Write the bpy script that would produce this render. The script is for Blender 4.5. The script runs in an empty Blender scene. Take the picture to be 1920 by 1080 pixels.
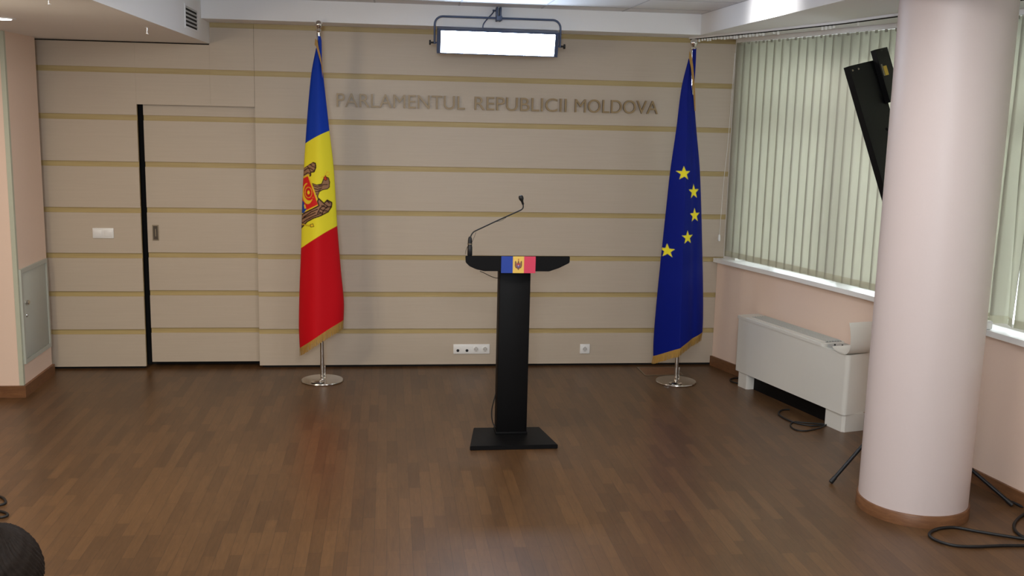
import bpy, bmesh, math, random
from mathutils import Vector, Matrix
random.seed(7)
S = bpy.context.scene
COL = S.collection

# ------------------------------------------------------------------ camera
F_PX, YAW, PITCH, ROLL = 1921.355, .1227, .1692, .0232
CAM = Vector((0.0, -8.3334, 2.1043))
def _axes():
    cy, sy, cp, sp, cr, sr = math.cos(YAW), math.sin(YAW), math.cos(PITCH), math.sin(PITCH), math.cos(ROLL), math.sin(ROLL)
    f = Vector((sy*cp, cy*cp, -sp)); r = Vector((cy, -sy, 0)); u = r.cross(f)
    return cr*r + sr*u, -sr*r + cr*u, f
RX, UX, FX = _axes()
cd = bpy.data.cameras.new('camera'); cam = bpy.data.objects.new('camera', cd); COL.objects.link(cam)
cd.sensor_width = 36.0; cd.lens = 36.0*F_PX/1920.0; cd.clip_start = .05
M = Matrix((RX, UX, -FX)).transposed().to_4x4(); M.translation = CAM
cam.matrix_world = M
S.camera = cam

# ------------------------------------------------------------------ world, lights, exposure
W = bpy.data.worlds.new('overcast_sky'); S.world = W; W.use_nodes = True
bg = W.node_tree.nodes['Background']; bg.inputs[0].default_value = (.86, .95, 1.0, 1); bg.inputs[1].default_value = 4.8
S.view_settings.view_transform = 'Standard'; S.view_settings.look = 'None'
S.view_settings.gamma = 1.0; S.view_settings.use_curve_mapping = False
S.view_settings.exposure = 0.0
S.cycles.use_denoising = True
S.cycles.max_bounces = 8; S.cycles.diffuse_bounces = 5; S.cycles.transparent_max_bounces = 12
S.cycles.sample_clamp_indirect = 6.0

def area(name, loc, target, sx, sy, power, col=(1, 1, 1), spread=180):
    d = bpy.data.lights.new(name, 'AREA'); d.shape = 'RECTANGLE'; d.size = sx; d.size_y = sy
    d.energy = power; d.color = col; d.spread = math.radians(spread)
    o = bpy.data.objects.new(name, d); COL.objects.link(o); o.location = loc
    o.rotation_euler = (Vector(target)-Vector(loc)).to_track_quat('-Z', 'Y').to_euler()
    return o
CEIL = 2.895
# recessed ceiling lamps of the room, in front of the stage wall
for k, (x, y, p) in enumerate(((.3, -2.6, 12), (1.7, -4.5, 30), (-.2, -4.9, 30), (.4, -7.4, 80))):
    area('ceiling_lamp_light', (x, y, CEIL-.03), (x, y, 0), .6, .6, p, (1, .98, .97))

# cool fill light added behind the camera to brighten the middle of the wall
area('added_fill_light', (-.3, -9.6, 2.5), (1.0, 0, 1.5), .8, .5, 52, (.82, .92, 1.0), 120)

# ------------------------------------------------------------------ helpers
def at(px, py, y):
    """point on the upright plane y seen at a place in the photograph (true depth y in metres)"""
    d = FX + RX*((px-960)/F_PX) - UX*((py-540)/F_PX)
    t = (y-CAM.y)/d.y
    return CAM + d*t
def onfloor(px, py, z=0.0):
    d = FX + RX*((px-960)/F_PX) - UX*((py-540)/F_PX)
    return CAM + d*((z-CAM.z)/d.z)

def prop(o, label=None, cat=None, group=None, kind=None):
    if label: o['label'] = label
    if cat: o['category'] = cat
    if group: o['group'] = group
    if kind: o['kind'] = kind
    return o
def thing(name, label, cat, loc=(0, 0, 0), group=None):
    o = bpy.data.objects.new(name, None); COL.objects.link(o); o.location = loc; o.empty_display_size = .05
    return prop(o, label, cat, group)
def obj(name, bm, mats, parent=None, smooth=None):
    """links a bmesh given in world coordinates as one mesh object, under its parent when there is one"""
    me = bpy.data.meshes.new(name)
    if bm.faces: bmesh.ops.recalc_face_normals(bm, faces=bm.faces)
    bm.to_mesh(me); bm.free()
    for m in (mats if isinstance(mats, (list, tuple)) else [mats]): me.materials.append(m)
    o = bpy.data.objects.new(name, me); COL.objects.link(o)
    if parent is not None:
        o.parent = parent
        p = Vector((0, 0, 0)); q = parent
        while q is not None: p += q.location; q = q.parent
        me.transform(Matrix.Translation(-p))
    if smooth is not None:
        for f in me.polygons: f.use_smooth = True
        if smooth < 180:
            try: me.set_sharp_from_angle(angle=math.radians(smooth))
            except Exception: pass
    return o
def struct(name, bm, mats, parent=None, smooth=None):
    return prop(obj(name, bm, mats, parent, smooth), kind='structure')
def box(bm, x0, x1, y0, y1, z0, z1, mi=0, bevel=0, seg=2):
    v = [bm.verts.new((x, y, z)) for x in (x0, x1) for y in (y0, y1) for z in (z0, z1)]
    fs = []
    for idx in ((0, 1, 3, 2), (4, 6, 7, 5), (0, 4, 5, 1), (2, 3, 7, 6), (0, 2, 6, 4), (1, 5, 7, 3)):
        f = bm.faces.new([v[i] for i in idx]); f.material_index = mi; fs.append(f)
    if bevel:
        es = list({e for f in fs for e in f.edges})
        r = bmesh.ops.bevel(bm, geom=es, offset=bevel, segments=seg, profile=.5, affect='EDGES')
        for f in r['faces']: f.material_index = mi
    return v
def prism(bm, poly, vec, mi=0):
    """poly: list of 3D points, extruded along vec"""
    vec = Vector(vec)
    a = [bm.verts.new(p) for p in poly]; b = [bm.verts.new(Vector(p)+vec) for p in poly]
    n = len(a)
    fs = [bm.faces.new(a), bm.faces.new(b[::-1])]
    for i in range(n): fs.append(bm.faces.new((a[i], b[i], b[(i+1) % n], a[(i+1) % n])))
    for f in fs: f.material_index = mi
    return fs
def tube(bm, pts, r, seg=10, closed=False, caps=True, mi=0):
    pts = [Vector(p) for p in pts]; n = len(pts)
    rr = r if isinstance(r, (list, tuple)) else [r]*n
    rings = []; up = None
    for i, p in enumerate(pts):
        t = (pts[min(i+1, n-1)]-pts[max(i-1, 0)]) if not closed else (pts[(i+1) % n]-pts[i-1])
        t.normalize()
        if up is None: up = Vector((0, 0, 1)) if abs(t.z) < .9 else Vector((1, 0, 0))
        s = t.cross(up)
        if s.length < 1e-6: s = t.orthogonal()
        s.normalize(); up = s.cross(t).normalized()
        rings.append([bm.verts.new(p+(s*math.cos(a)+up*math.sin(a))*rr[i]) for a in [2*math.pi*k/seg for k in range(seg)]])
    for i in range(n if closed else n-1):
        A, B = rings[i], rings[(i+1) % n]
        for k in range(seg):
            bm.faces.new((A[k], A[(k+1) % seg], B[(k+1) % seg], B[k])).material_index = mi
    if caps and not closed:
        bm.faces.new(rings[0][::-1]).material_index = mi; bm.faces.new(rings[-1]).material_index = mi
def lathe(bm, prof, c, seg=32, axis='Z', mi=0):
    """prof: (radius, height) from bottom to top round a centre"""
    c = Vector(c); rings = []
    for r, h in prof:
        ring = []
        for k in range(seg):
            a = 2*math.pi*k/seg
            d = {'Z': Vector((r*math.cos(a), r*math.sin(a), h)), 'Y': Vector((r*math.cos(a), h, r*math.sin(a))),
                 'X': Vector((h, r*math.cos(a), r*math.sin(a)))}[axis]
            ring.append(bm.verts.new(c+d))
        rings.append(ring)
    for A, B in zip(rings, rings[1:]):
        for k in range(seg): bm.faces.new((A[k], A[(k+1) % seg], B[(k+1) % seg], B[k])).material_index = mi
    bm.faces.new(rings[0][::-1]).material_index = mi; bm.faces.new(rings[-1]).material_index = mi
def spline(pts, n=8):
    """Catmull-Rom through 3D points"""
    P = [Vector(p) for p in pts]; out = []
    for i in range(len(P)-1):
        a, b, c, d = P[max(i-1, 0)], P[i], P[i+1], P[min(i+2, len(P)-1)]
        for k in range(n):
            t = k/n
            out.append(.5*((2*b)+(c-a)*t+(2*a-5*b+4*c-d)*t*t+(3*b-a-3*c+d)*t**3))
    out.append(P[-1]); return out
def new(): return bmesh.new()
def lin(c):
    return tuple(((x/255.0)/12.92 if x/255.0 <= .04045 else ((x/255.0+.055)/1.055)**2.4) for x in c)+(1.0,)

# ------------------------------------------------------------------ materials
def nodes(name):
    m = bpy.data.materials.new(name); m.use_nodes = True
    nt = m.node_tree; b = nt.nodes['Principled BSDF']
    return m, nt, b
def plain(name, rgb, rough=.5, metal=0.0, noise=.04, scale=30, bump=0.0, spec=.5):
    m, nt, b = nodes(name); c = lin(rgb)
    b.inputs['Roughness'].default_value = rough; b.inputs['Metallic'].default_value = metal
    b.inputs['Specular IOR Level'].default_value = spec
    tc = nt.nodes.new('ShaderNodeTexCoord'); no = nt.nodes.new('ShaderNodeTexNoise')
    no.inputs['Scale'].default_value = scale; no.inputs['Detail'].default_value = 4
    nt.links.new(tc.outputs['Object'], no.inputs['Vector'])
    mx = nt.nodes.new('ShaderNodeMix'); mx.data_type = 'RGBA'
    mx.inputs[6].default_value = tuple(x*(1-noise) for x in c[:3])+(1,); mx.inputs[7].default_value = tuple(min(1, x*(1+noise)) for x in c[:3])+(1,)
    nt.links.new(no.outputs['Fac'], mx.inputs[0]); nt.links.new(mx.outputs[2], b.inputs['Base Color'])
    if bump:
        bp = nt.nodes.new('ShaderNodeBump'); bp.inputs['Strength'].default_value = bump; bp.inputs['Distance'].default_value = .002
        nt.links.new(no.outputs['Fac'], bp.inputs['Height']); nt.links.new(bp.outputs['Normal'], b.inputs['Normal'])
    return m
def grain(name, rgb_a, rgb_b, sc=(1.5, 20, 42), rough=.45):
    m, nt, b = nodes(name); b.inputs['Roughness'].default_value = rough
    tc = nt.nodes.new('ShaderNodeTexCoord'); mp = nt.nodes.new('ShaderNodeMapping'); mp.inputs['Scale'].default_value = sc
    n1 = nt.nodes.new('ShaderNodeTexNoise'); n1.inputs['Scale'].default_value = 1.6; n1.inputs['Detail'].default_value = 7; n1.inputs['Roughness'].default_value = .62; n1.inputs['Distortion'].default_value = .6
    cr = nt.nodes.new('ShaderNodeValToRGB'); cr.color_ramp.elements[0].position = .32; cr.color_ramp.elements[1].position = .68
    cr.color_ramp.elements[0].color = lin(rgb_a); cr.color_ramp.elements[1].color = lin(rgb_b)
    nt.links.new(tc.outputs['Object'], mp.inputs[0]); nt.links.new(mp.outputs[0], n1.inputs['Vector'])
    nt.links.new(n1.outputs['Fac'], cr.inputs[0]); nt.links.new(cr.outputs[0], b.inputs['Base Color'])
    bp = nt.nodes.new('ShaderNodeBump'); bp.inputs['Strength'].default_value = .03; bp.inputs['Distance'].default_value = .001
    nt.links.new(n1.outputs['Fac'], bp.inputs['Height']); nt.links.new(bp.outputs[0], b.inputs['Normal'])
    return m
def emit(name, rgb, strength):
    m, nt, b = nodes(name); b.inputs['Base Color'].default_value = (.9, .9, .9, 1)
    b.inputs['Emission Color'].default_value = rgb+(1,); b.inputs['Emission Strength'].default_value = strength
    return m
def parquet():
    m, nt, b = nodes('oak_parquet')
    tc = nt.nodes.new('ShaderNodeTexCoord'); mp = nt.nodes.new('ShaderNodeMapping'); mp.inputs['Rotation'].default_value = (0, 0, math.pi/2)
    nt.links.new(tc.outputs['Object'], mp.inputs[0])
    def brick(w, c1, c2, mortar):
        k = nt.nodes.new('ShaderNodeTexBrick'); k.offset = .37; k.offset_frequency = 2; k.squash = 1
        k.inputs['Scale'].default_value = 1; k.inputs['Brick Width'].default_value = w; k.inputs['Row Height'].default_value = .062
        k.inputs['Mortar Size'].default_value = mortar; k.inputs['Mortar Smooth'].default_value = .1; k.inputs['Bias'].default_value = 0
        k.inputs['Color1'].default_value = c1; k.inputs['Color2'].default_value = c2; k.inputs['Mortar'].default_value = lin((44, 30, 20))
        nt.links.new(mp.outputs[0], k.inputs['Vector']); return k
    k = brick(.42, lin((82, 58, 36)), lin((100, 72, 45)), .0007)
    mp2 = nt.nodes.new('ShaderNodeMapping'); mp2.inputs['Scale'].default_value = (34, 3.2, 1); nt.links.new(tc.outputs['Object'], mp2.inputs[0])
    n = nt.nodes.new('ShaderNodeTexNoise'); n.inputs['Scale'].default_value = 1.7; n.inputs['Detail'].default_value = 8; n.inputs['Roughness'].default_value = .65; n.inputs['Distortion'].default_value = 1.2
    nt.links.new(mp2.outputs[0], n.inputs['Vector'])
    cr = nt.nodes.new('ShaderNodeValToRGB'); cr.color_ramp.elements[0].color = (.74, .73, .71, 1); cr.color_ramp.elements[1].color = (1.10, 1.08, 1.05, 1)
    cr.color_ramp.elements[0].position = .3; cr.color_ramp.elements[1].position = .7
    nt.links.new(n.outputs['Fac'], cr.inputs[0])
    mu = nt.nodes.new('ShaderNodeMix'); mu.data_type = 'RGBA'; mu.blend_type = 'MULTIPLY'; mu.inputs[0].default_value = 1
    nt.links.new(k.outputs['Color'], mu.inputs[6]); nt.links.new(cr.outputs[0], mu.inputs[7]); nt.links.new(mu.outputs[2], b.inputs['Base Color'])
    b.inputs['Roughness'].default_value = .36
    bp = nt.nodes.new('ShaderNodeBump'); bp.inputs['Strength'].default_value = .15; bp.inputs['Distance'].default_value = .001
    nt.links.new(n.outputs['Fac'], bp.inputs['Height']); nt.links.new(bp.outputs[0], b.inputs['Normal'])
    return m
def cloth(name):
    m, nt, b = nodes(name)
    a = nt.nodes.new('ShaderNodeVertexColor'); a.layer_name = 'dye'
    nt.links.new(a.outputs['Color'], b.inputs['Base Color']); b.inputs['Roughness'].default_value = .55
    b.inputs['Specular IOR Level'].default_value = .12
    tc = nt.nodes.new('ShaderNodeTexCoord'); w = nt.nodes.new('ShaderNodeTexNoise'); w.inputs['Scale'].default_value = 9; w.inputs['Detail'].default_value = 2
    bp = nt.nodes.new('ShaderNodeBump'); bp.inputs['Strength'].default_value = .25; bp.inputs['Distance'].default_value = .01
    nt.links.new(tc.outputs['Object'], w.inputs['Vector']); nt.links.new(w.outputs['Fac'], bp.inputs['Height']); nt.links.new(bp.outputs[0], b.inputs['Normal'])
    return m
def printed(name):
    m, nt, b = nodes(name)
    a = nt.nodes.new('ShaderNodeVertexColor'); a.layer_name = 'dye'
    nt.links.new(a.outputs['Color'], b.inputs['Base Color']); b.inputs['Roughness'].default_value = .5
    return m
def fabric_vane():
    m, nt, b = nodes('blind_fabric')
    out = nt.nodes['Material Output']
    b.inputs['Base Color'].default_value = lin((198, 196, 184)); b.inputs['Roughness'].default_value = .8
    tr = nt.nodes.new('ShaderNodeBsdfTranslucent'); tr.inputs[0].default_value = lin((222, 222, 208))
    mx = nt.nodes.new('ShaderNodeMixShader'); mx.inputs[0].default_value = .46
    nt.links.new(b.outputs[0], mx.inputs[1]); nt.links.new(tr.outputs[0], mx.inputs[2]); nt.links.new(mx.outputs[0], out.inputs[0])
    return m
def glass():
    m, nt, b = nodes('window_glass')
    b.inputs['Base Color'].default_value = (1, 1, 1, 1); b.inputs['Roughness'].default_value = .02
    out = nt.nodes['Material Output']
    t = nt.nodes.new('ShaderNodeBsdfTransparent'); g = nt.nodes.new('ShaderNodeBsdfGlossy'); g.inputs['Roughness'].default_value = .02
    lw = nt.nodes.new('ShaderNodeLayerWeight'); lw.inputs[0].default_value = .2
    mx = nt.nodes.new('ShaderNodeMixShader')
    nt.links.new(lw.outputs['Fresnel'], mx.inputs[0]); nt.links.new(t.outputs[0], mx.inputs[1]); nt.links.new(g.outputs[0], mx.inputs[2]); nt.links.new(mx.outputs[0], out.inputs[0])
    return m

M_PANEL = grain('pale_oak_panel', (185, 171, 153), (189, 175, 157))
M_STRIP = grain('yellow_oak_strip', (168, 146, 96), (180, 160, 110), rough=.5)
M_DARK = plain('dark_void', (22, 19, 17), .9)
M_PINK = plain('salmon_paint', (232, 207, 189), .6, noise=.02, bump=.15, scale=120)
M_COLUMN = plain('pale_pink_paint', (212, 199, 196), .45, noise=.015, bump=.1, scale=120)
M_WHITE = plain('white_paint', (240, 241, 243), .6, noise=.015, bump=.1, scale=120)
M_TILE = plain('ceiling_tile', (232, 232, 234), .8, noise=.03, scale=200)
M_BASE = grain('brown_skirting', (104, 68, 42), (126, 86, 54), sc=(8, 8, 40))
M_FLOOR = parquet()
M_PVC = plain('white_plastic', (232, 231, 228), .35, noise=.01)
M_UNIT = plain('cream_metal', (216, 214, 206), .4, noise=.01)
M_UNITG = plain('grille_grey', (190, 192, 186), .4, noise=.02)
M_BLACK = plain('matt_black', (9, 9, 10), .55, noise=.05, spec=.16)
M_BLACKM = plain('black_metal', (26, 27, 30), .45, metal=.3)
M_RUBBER = plain('black_rubber', (20, 20, 21), .55)
M_CHROME = plain('chrome', (214, 210, 204), .16, metal=1.0, noise=.02)
M_STEEL = plain('brushed_steel', (150, 140, 122), .38, metal=1.0)
M_GOLD = plain('gold_fringe', (164, 126, 58), .6, noise=.25, scale=220)
M_LETTER = plain('pale_gold_face', (150, 126, 86), .4, noise=.03); M_LETTERS = plain('gold_edge', (92, 66, 32), .45, noise=.03)
M_GREYBOX = plain('grey_enamel', (176, 180, 172), .4, noise=.02)
M_FLAG = cloth('flag_cloth'); M_PRINT = printed('printed_plaque')
M_POCKET = plain('vane_hem', (196, 194, 170), .8); M_VANE = fabric_vane(); M_GLASS = glass()
M_LED = emit('led_diffuser', (.66, .80, 1.0), 36.0)
M_LEDD = emit('led_diffuser_dimmed', (.84, .91, 1.0), 1.8)
M_LAMP = emit('lamp_glow', (1.0, .96, 1.0), 8.0)
M_HAIR = plain('dark_hair', (24, 17, 12), .7, noise=.5, scale=90, bump=.5, spec=.12)
M_SKIN = plain('skin', (196, 150, 122), .5)
M_SUIT = plain('dark_suit', (34, 35, 42), .8)
M_CHAIR = plain('chair_fabric', (40, 40, 46), .8)
M_YEL = plain('yellow_sticker', (214, 176, 40), .5)
M_BLUEM = plain('blue_grey_metal', (70, 82, 108), .4, metal=.2)

# ------------------------------------------------------------------ the room
bm = new(); box(bm, -5.2, 5.2, -11, .25, -.06, 0); struct('floor', bm, M_FLOOR)

# back wall: pale boards with recessed yellow strips
ST = [2.742, 2.382, 2.022, 1.662, 1.302, .942, .635, .327]     # lower edges of the boards
SH = .042
def boards(bm, x0, x1, y, z0, z1, depth=.03):
    """boards between z0 and z1 with their front at y; strips lie 12 mm back"""
    cuts = [s for s in ST if z0 < s < z1]
    box(bm, x0, x1, y+.012, y+depth, z0, z1, 1)                 # strip layer behind
    edges = [z1]
    zt = z1
    for s in cuts:
        if zt-s > .002: box(bm, x0, x1, y, y+.0125, s, zt, 0)
        zt = s-SH
    if zt-z0 > .002: box(bm, x0, x1, y, y+.0125, z0, zt, 0)
DX0, DX1, DTOP = -1.93, -1.034, 2.104
bm = new()
boards(bm, -3.3, DX0, 0, .022, 2.568)
boards(bm, DX0+.0005, -1.372, 0, DTOP, 2.568)
boards(bm, -1.3715, DX1-.0018, 0, DTOP, 2.80)
boards(bm, DX1, 3.05, 0, .022, 2.80)
box(bm, -5.1, DX0-.02, .031, .2, 0, 2.9, 2); box(bm, DX0-.02, DX1+.02, .031, .2, DTOP, 2.9, 2); box(bm, DX1+.02, 3.3, .031, .2, 0, 2.9, 2)
box(bm, DX0-.02, DX1+.02, .16, .2, 0, DTOP, 2)
struct('wall_back', bm, [M_PANEL, M_STRIP, M_DARK])
# sliding door in its pocket, slightly open on the left
bm = new(); boards(bm, DX0+.036, DX1+.015, .055, .045, DTOP+.03, .035)
door = struct('door_1', bm, [M_PANEL, M_STRIP])
bm = new(); hx, hz = -1.832, 1.10
for a, b_, c, d in ((-.024, -.017, -.062, .062), (.017, .024, -.062, .062), (-.017, .017, .054, .062), (-.017, .017, -.062, -.054)): box(bm, hx+a, hx+b_, .049, .056, hz+c, hz+d)
box(bm, hx-.0165, hx+.0165, .0535, .056, hz-.0535, hz+.0535, 1); box(bm, hx-.004, hx+.004, .05, .0538, hz-.03, hz+.03, 0)
struct('door_handle', bm, [M_STEEL, plain('handle_recess', (70, 60, 48), .5)], door)

# pier on the left (salmon), metal corner bead
bm = new(); box(bm, -5.1, -2.605, -.80, -.16, 0, 2.9); struct('wall_left', bm, M_PINK)
bm = new(); box(bm, -2.632, -2.602, -.803, -.772, .086, 2.576); struct('trim_1', bm, plain('grey_green_bead', (186, 190, 172), .5))
bm = new(); box(bm, -5.1, -2.585, -.822, -.801, 0, .085); box(bm, -2.6045, -2.585, -.801, -.160, 0, .085); struct('baseboard_left', bm, M_BASE)
bm = new(); box(bm, -5.2, -5.1, -11, .2, 0, 2.9); box(bm, -5.1, 5.1, -11, -10.9, 0, 2.9); struct('wall_front', bm, M_PINK)

# right wall: a gentle curve with the long window
WY = [0, -1.0, -1.8, -2.95, -3.4, -5.0, -7.0, -10.9]
WX = [2.775, 3.085, 3.30, 3.475, 3.54, 3.75, 3.98, 4.35]
def wx(y):
    for i in range(len(WY)-1):
        if y >= WY[i+1]:
            t = (y-WY[i])/(WY[i+1]-WY[i])
            # smooth between knots
            P = [Vector((WX[max(i-1, 0)], 0, 0)), Vector((WX[i], 0, 0)), Vector((WX[i+1], 0, 0)), Vector((WX[min(i+2, len(WX)-1)], 0, 0))]
            return P[1].x+(P[2].x-P[1].x)*t
    return WX[-1]
def wstrip(bm, y0, y1, off0, off1, z0, z1, n=24, mi=0):
    """a slab following the curved wall from y0 to y1, between two offsets to the right of the wall face"""
    ys = [y0+(y1-y0)*k/n for k in range(n+1)]
    rows = [[bm.verts.new((wx(y)+o, y, z)) for o, z in ((off0, z0), (off0, z1), (off1, z1), (off1, z0))] for y in ys]
    for A, B in zip(rows, rows[1:]):
        for k in range(4): bm.faces.new((A[k], A[(k+1) % 4], B[(k+1) % 4], B[k])).material_index = mi
    bm.faces.new(rows[0]).material_index = mi; bm.faces.new(rows[-1][::-1]).material_index = mi
bm = new(); wstrip(bm, -.003, -10.9, 0, .3, 0, .90, 60); wstrip(bm, -7.2, -10.9, 0, .3, .90, 2.80, 20); struct('wall_right', bm, M_PINK, smooth=30)
bm = new(); wstrip(bm, -.003, -10.9, -.018, -.001, 0, .085, 60); struct('baseboard_right', bm, M_BASE, smooth=30)
bm = new(); wstrip(bm, -.015, -7.2, -.045, .12, .901, .935, 50); struct('trim_2', bm, M_PVC, smooth=30)      # window sill
win = bpy.data.objects.new('window_1', None); COL.objects.link(win); prop(win, kind='structure')
bm = new(); wstrip(bm, -.015, -7.2, .16, .22, .90, .955, 50); wstrip(bm, -.015, -7.2, .16, .22, 2.68, 2.76, 50); wstrip(bm, -.015, -7.2, .16, .22, 2.05, 2.10, 50)
for y in (-.1, -1.25, -2.4, -3.55, -4.7, -5.85, -7.1): wstrip(bm, y+.05, y-.05, .155, .225, .95, 2.72, 2)
struct('window_frame', bm, M_PVC, win)
bm = new(); wstrip(bm, -.015, -7.2, .185, .195, .95, 2.72, 50); struct('window_glass', bm, M_GLASS, win, smooth=30)
bm = new(); wstrip(bm, -.003, -.16, .05, .3, .90, 2.76, 3); struct('trim_3', bm, M_PVC)
bm = new(); wstrip(bm, .2, -10.9, .32, 1.7, 2.80, 2.95, 30); struct('sky_blocker', bm, plain('sky_blocker_grey', (120, 118, 114), .8))      # unseen eave-like slab added outside to darken the top of the blinds

# ceiling with tile grid, fascia, left soffit and right beam
bm = new(); box(bm, -5.2, 5.2, -11, .25, CEIL, CEIL+.05)
ceil = struct('ceiling', bm, M_TILE)
bm = new()
for k in range(-2, 5):
    x = .53+.63*k; box(bm, x-.006, x+.006, -10.9, -.36, CEIL-.003, CEIL-.0005)
for k in range(18):
    y = -.62-.6*k; box(bm, -1.36, 2.41, y-.006, y+.006, CEIL-.003, CEIL-.0007)
struct('ceiling_grid', bm, plain('grid_grey', (190, 190, 194), .5), ceil)
bm = new(); box(bm, -1.366, 2.42, -.35, .03, 2.738, CEIL-.001); struct('trim_4', bm, M_WHITE)
bm = new(); box(bm, -5.1, -1.367, -10.9, .03, 2.577, CEIL-.001); struct('trim_5', bm, M_WHITE)
bm = new(); box(bm, 2.4205, 5.1, -10.9, .03, 2.738, CEIL-.001); struct('trim_6', bm, M_WHITE)

# ------------------------------------------------------------------ round column
CC = (2.881, -3.253)
t = thing('column', 'round pale pink column with a brown wooden base ring, in front of the window wall', 'column', (CC[0], CC[1], 0))
bm = new(); lathe(bm, [(.284, 0), (.284, 2.737)], (CC[0], CC[1], 0), 64); obj('shaft', bm, M_COLUMN, t, 40)
bm = new(); lathe(bm, [(.2845, .0), (.294, .0), (.294, .062), (.291, .066), (.2845, .067)], (CC[0], CC[1], .0005), 64); obj('base_ring', bm, M_BASE, t, 40)

# ------------------------------------------------------------------ wall lettering
def letters():
    t = thing('wall_sign', 'gold raised letters PARLAMENTUL REPUBLICII MOLDOVA mounted on the panelled wall', 'sign', (.9, -.002, 2.17))
    zb, h = 2.122, .104
    for word, x0, x1 in (('PARLAMENTUL', -.402, .613), ('REPUBLICII', .689, 1.436), ('MOLDOVA', 1.505, 2.196)):
        cu = bpy.data.curves.new('lettering', 'FONT'); cu.size = 1.0
        adv = []
        dg = bpy.context.evaluated_depsgraph_get()
        def outline(txt):
            cu.body = txt
            o = bpy.data.objects.new('lettering', cu); COL.objects.link(o)
            bpy.context.view_layer.update()
            me = bpy.data.meshes.new_from_object(o.evaluated_get(bpy.context.evaluated_depsgraph_get()))
            bpy.data.objects.remove(o)
            return me
        def extent(me):
            xs = [v.co.x for v in me.vertices]; ys = [v.co.y for v in me.vertices]
            return min(xs), max(xs), min(ys), max(ys)
        me = outline(word); a0, a1, b0, b1 = extent(me); bpy.data.meshes.remove(me)
        hh = outline('E'); e = extent(hh); cap = e[3]-e[2]; bpy.data.meshes.remove(hh)
        sx = (x1-x0)/(a1-a0); sz = h/cap
        for i, ch in enumerate(word):
            if i:
                m1 = outline(word[:i+1]); r = extent(m1)[1]; bpy.data.meshes.remove(m1)
            me = outline(ch); c0, c1, d0, d1 = extent(me)
            right = r if i else c1
            shift = right-c1
            b2 = bmesh.new(); b2.from_mesh(me); bpy.data.meshes.remove(me)
            for v in b2.verts: v.co = Vector((x0+(v.co.x+shift-a0)*sx, -.022, zb+v.co.y*sz))
            r_ = bmesh.ops.extrude_face_region(b2, geom=list(b2.faces))
            for v in [g for g in r_['geom'] if isinstance(g, bmesh.types.BMVert)]: v.co.y = -.0006
            b2.normal_update()
            for f in b2.faces: f.material_index = 0 if abs(f.normal.y) > .7 else 1
            obj('letter', b2, [M_LETTER, M_LETTERS], t)
letters()

# ------------------------------------------------------------------ switches and sockets
def plate(name, label, cat, x0, x1, z0, z1, n, kind, group=None):
    t = thing(name, label, cat, ((x0+x1)/2, 0, z0), group)
    bm = new(); box(bm, x0, x1, -.010, -.0005, z0, z1, 0, .003); obj('cover_plate', bm, M_PVC, t, 40)
    w = (x1-x0)/n
    for k in range(n):
        cx = x0+w*(k+.5); cz = (z0+z1)/2
        if kind == 'switch':
            bm = new(); box(bm, cx-w*.40, cx+w*.40, -.0145, -.0098, cz-.026, cz+.026, 0, .002); obj('rocker', bm, M_PVC, t, 40)
        elif kind == 'mixed' and k < 2:
            bm = new(); lathe(bm, [(.012, -.0115), (.012, -.0098)], (cx, 0, cz-.012), 20, 'Y'); obj('jack', bm, M_RUBBER, t, 40)
        else:
            bm = new()
            lathe(bm, [(.022, -.0125), (.026, -.0098)], (cx, 0, cz), 28, 'Y', 0)
            lathe(bm, [(.019, -.0129), (.019, -.0124)], (cx, 0, cz), 28, 'Y', 1)
            for s in (-1, 1): lathe(bm, [(.0032, -.0136), (.0032, -.0128)], (cx+s*.0095, 0, cz), 12, 'Y', 2)
            for s in (-1, 1): box(bm, cx-.004, cx+.004, -.0138, -.0128, cz+s*.0165-.002, cz+s*.0165+.002, 2)
            obj('socket', bm, [M_PVC, plain('socket_well', (196, 194, 190), .5), M_STEEL], t, 40)
    return t
plate('light_switch', 'white double light switch on the panelled wall left of the sliding door', 'light switch', -2.297, -2.138, 1.06, 1.141, 2, 'switch')
plate('socket_strip', 'white strip of four sockets low on the wall left of the lectern post', 'socket', .546, .85, .112, .194, 4, 'mixed')
plate('power_socket', 'single white power socket low on the wall right of the lectern', 'socket', 1.618, 1.702, .109, .191, 1, 'power')

# ------------------------------------------------------------------ grey access cabinet on the pier
t = thing('access_cabinet', 'grey metal access panel set in the side of the salmon pier at the far left', 'cabinet', (-2.604, -.5, .24))
bm = new()
X = -2.6045
for y0, y1, z0, z1 in ((-.771, -.74, .235, .925), (-.225, -.195, .235, .925), (-.74, -.225, .235, .265), (-.74, -.225, .895, .925)): box(bm, X, X+.016, y0, y1, z0, z1)
obj('frame', bm, M_GREYBOX, t)
bm = new(); box(bm, X, X+.010, -.737, -.228, .268, .892, 0, .002); door_ = obj('door', bm, M_GREYBOX, t, 40)
bm = new(); lathe(bm, [(.012, .0095), (.012, .018), (.018, .022), (.018, .032), (.010, .037)], (X, -.69, .675), 20, 'X'); obj('knob', bm, M_CHROME, door_, 40)
bm = new(); lathe(bm, [(.013, .0095), (.013, .014), (.009, .018)], (X, -.69, .578), 20, 'X'); box(bm, X+.017, X+.022, -.692, -.688, .572, .584); obj('lock', bm, M_CHROME, door_, 40)

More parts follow.
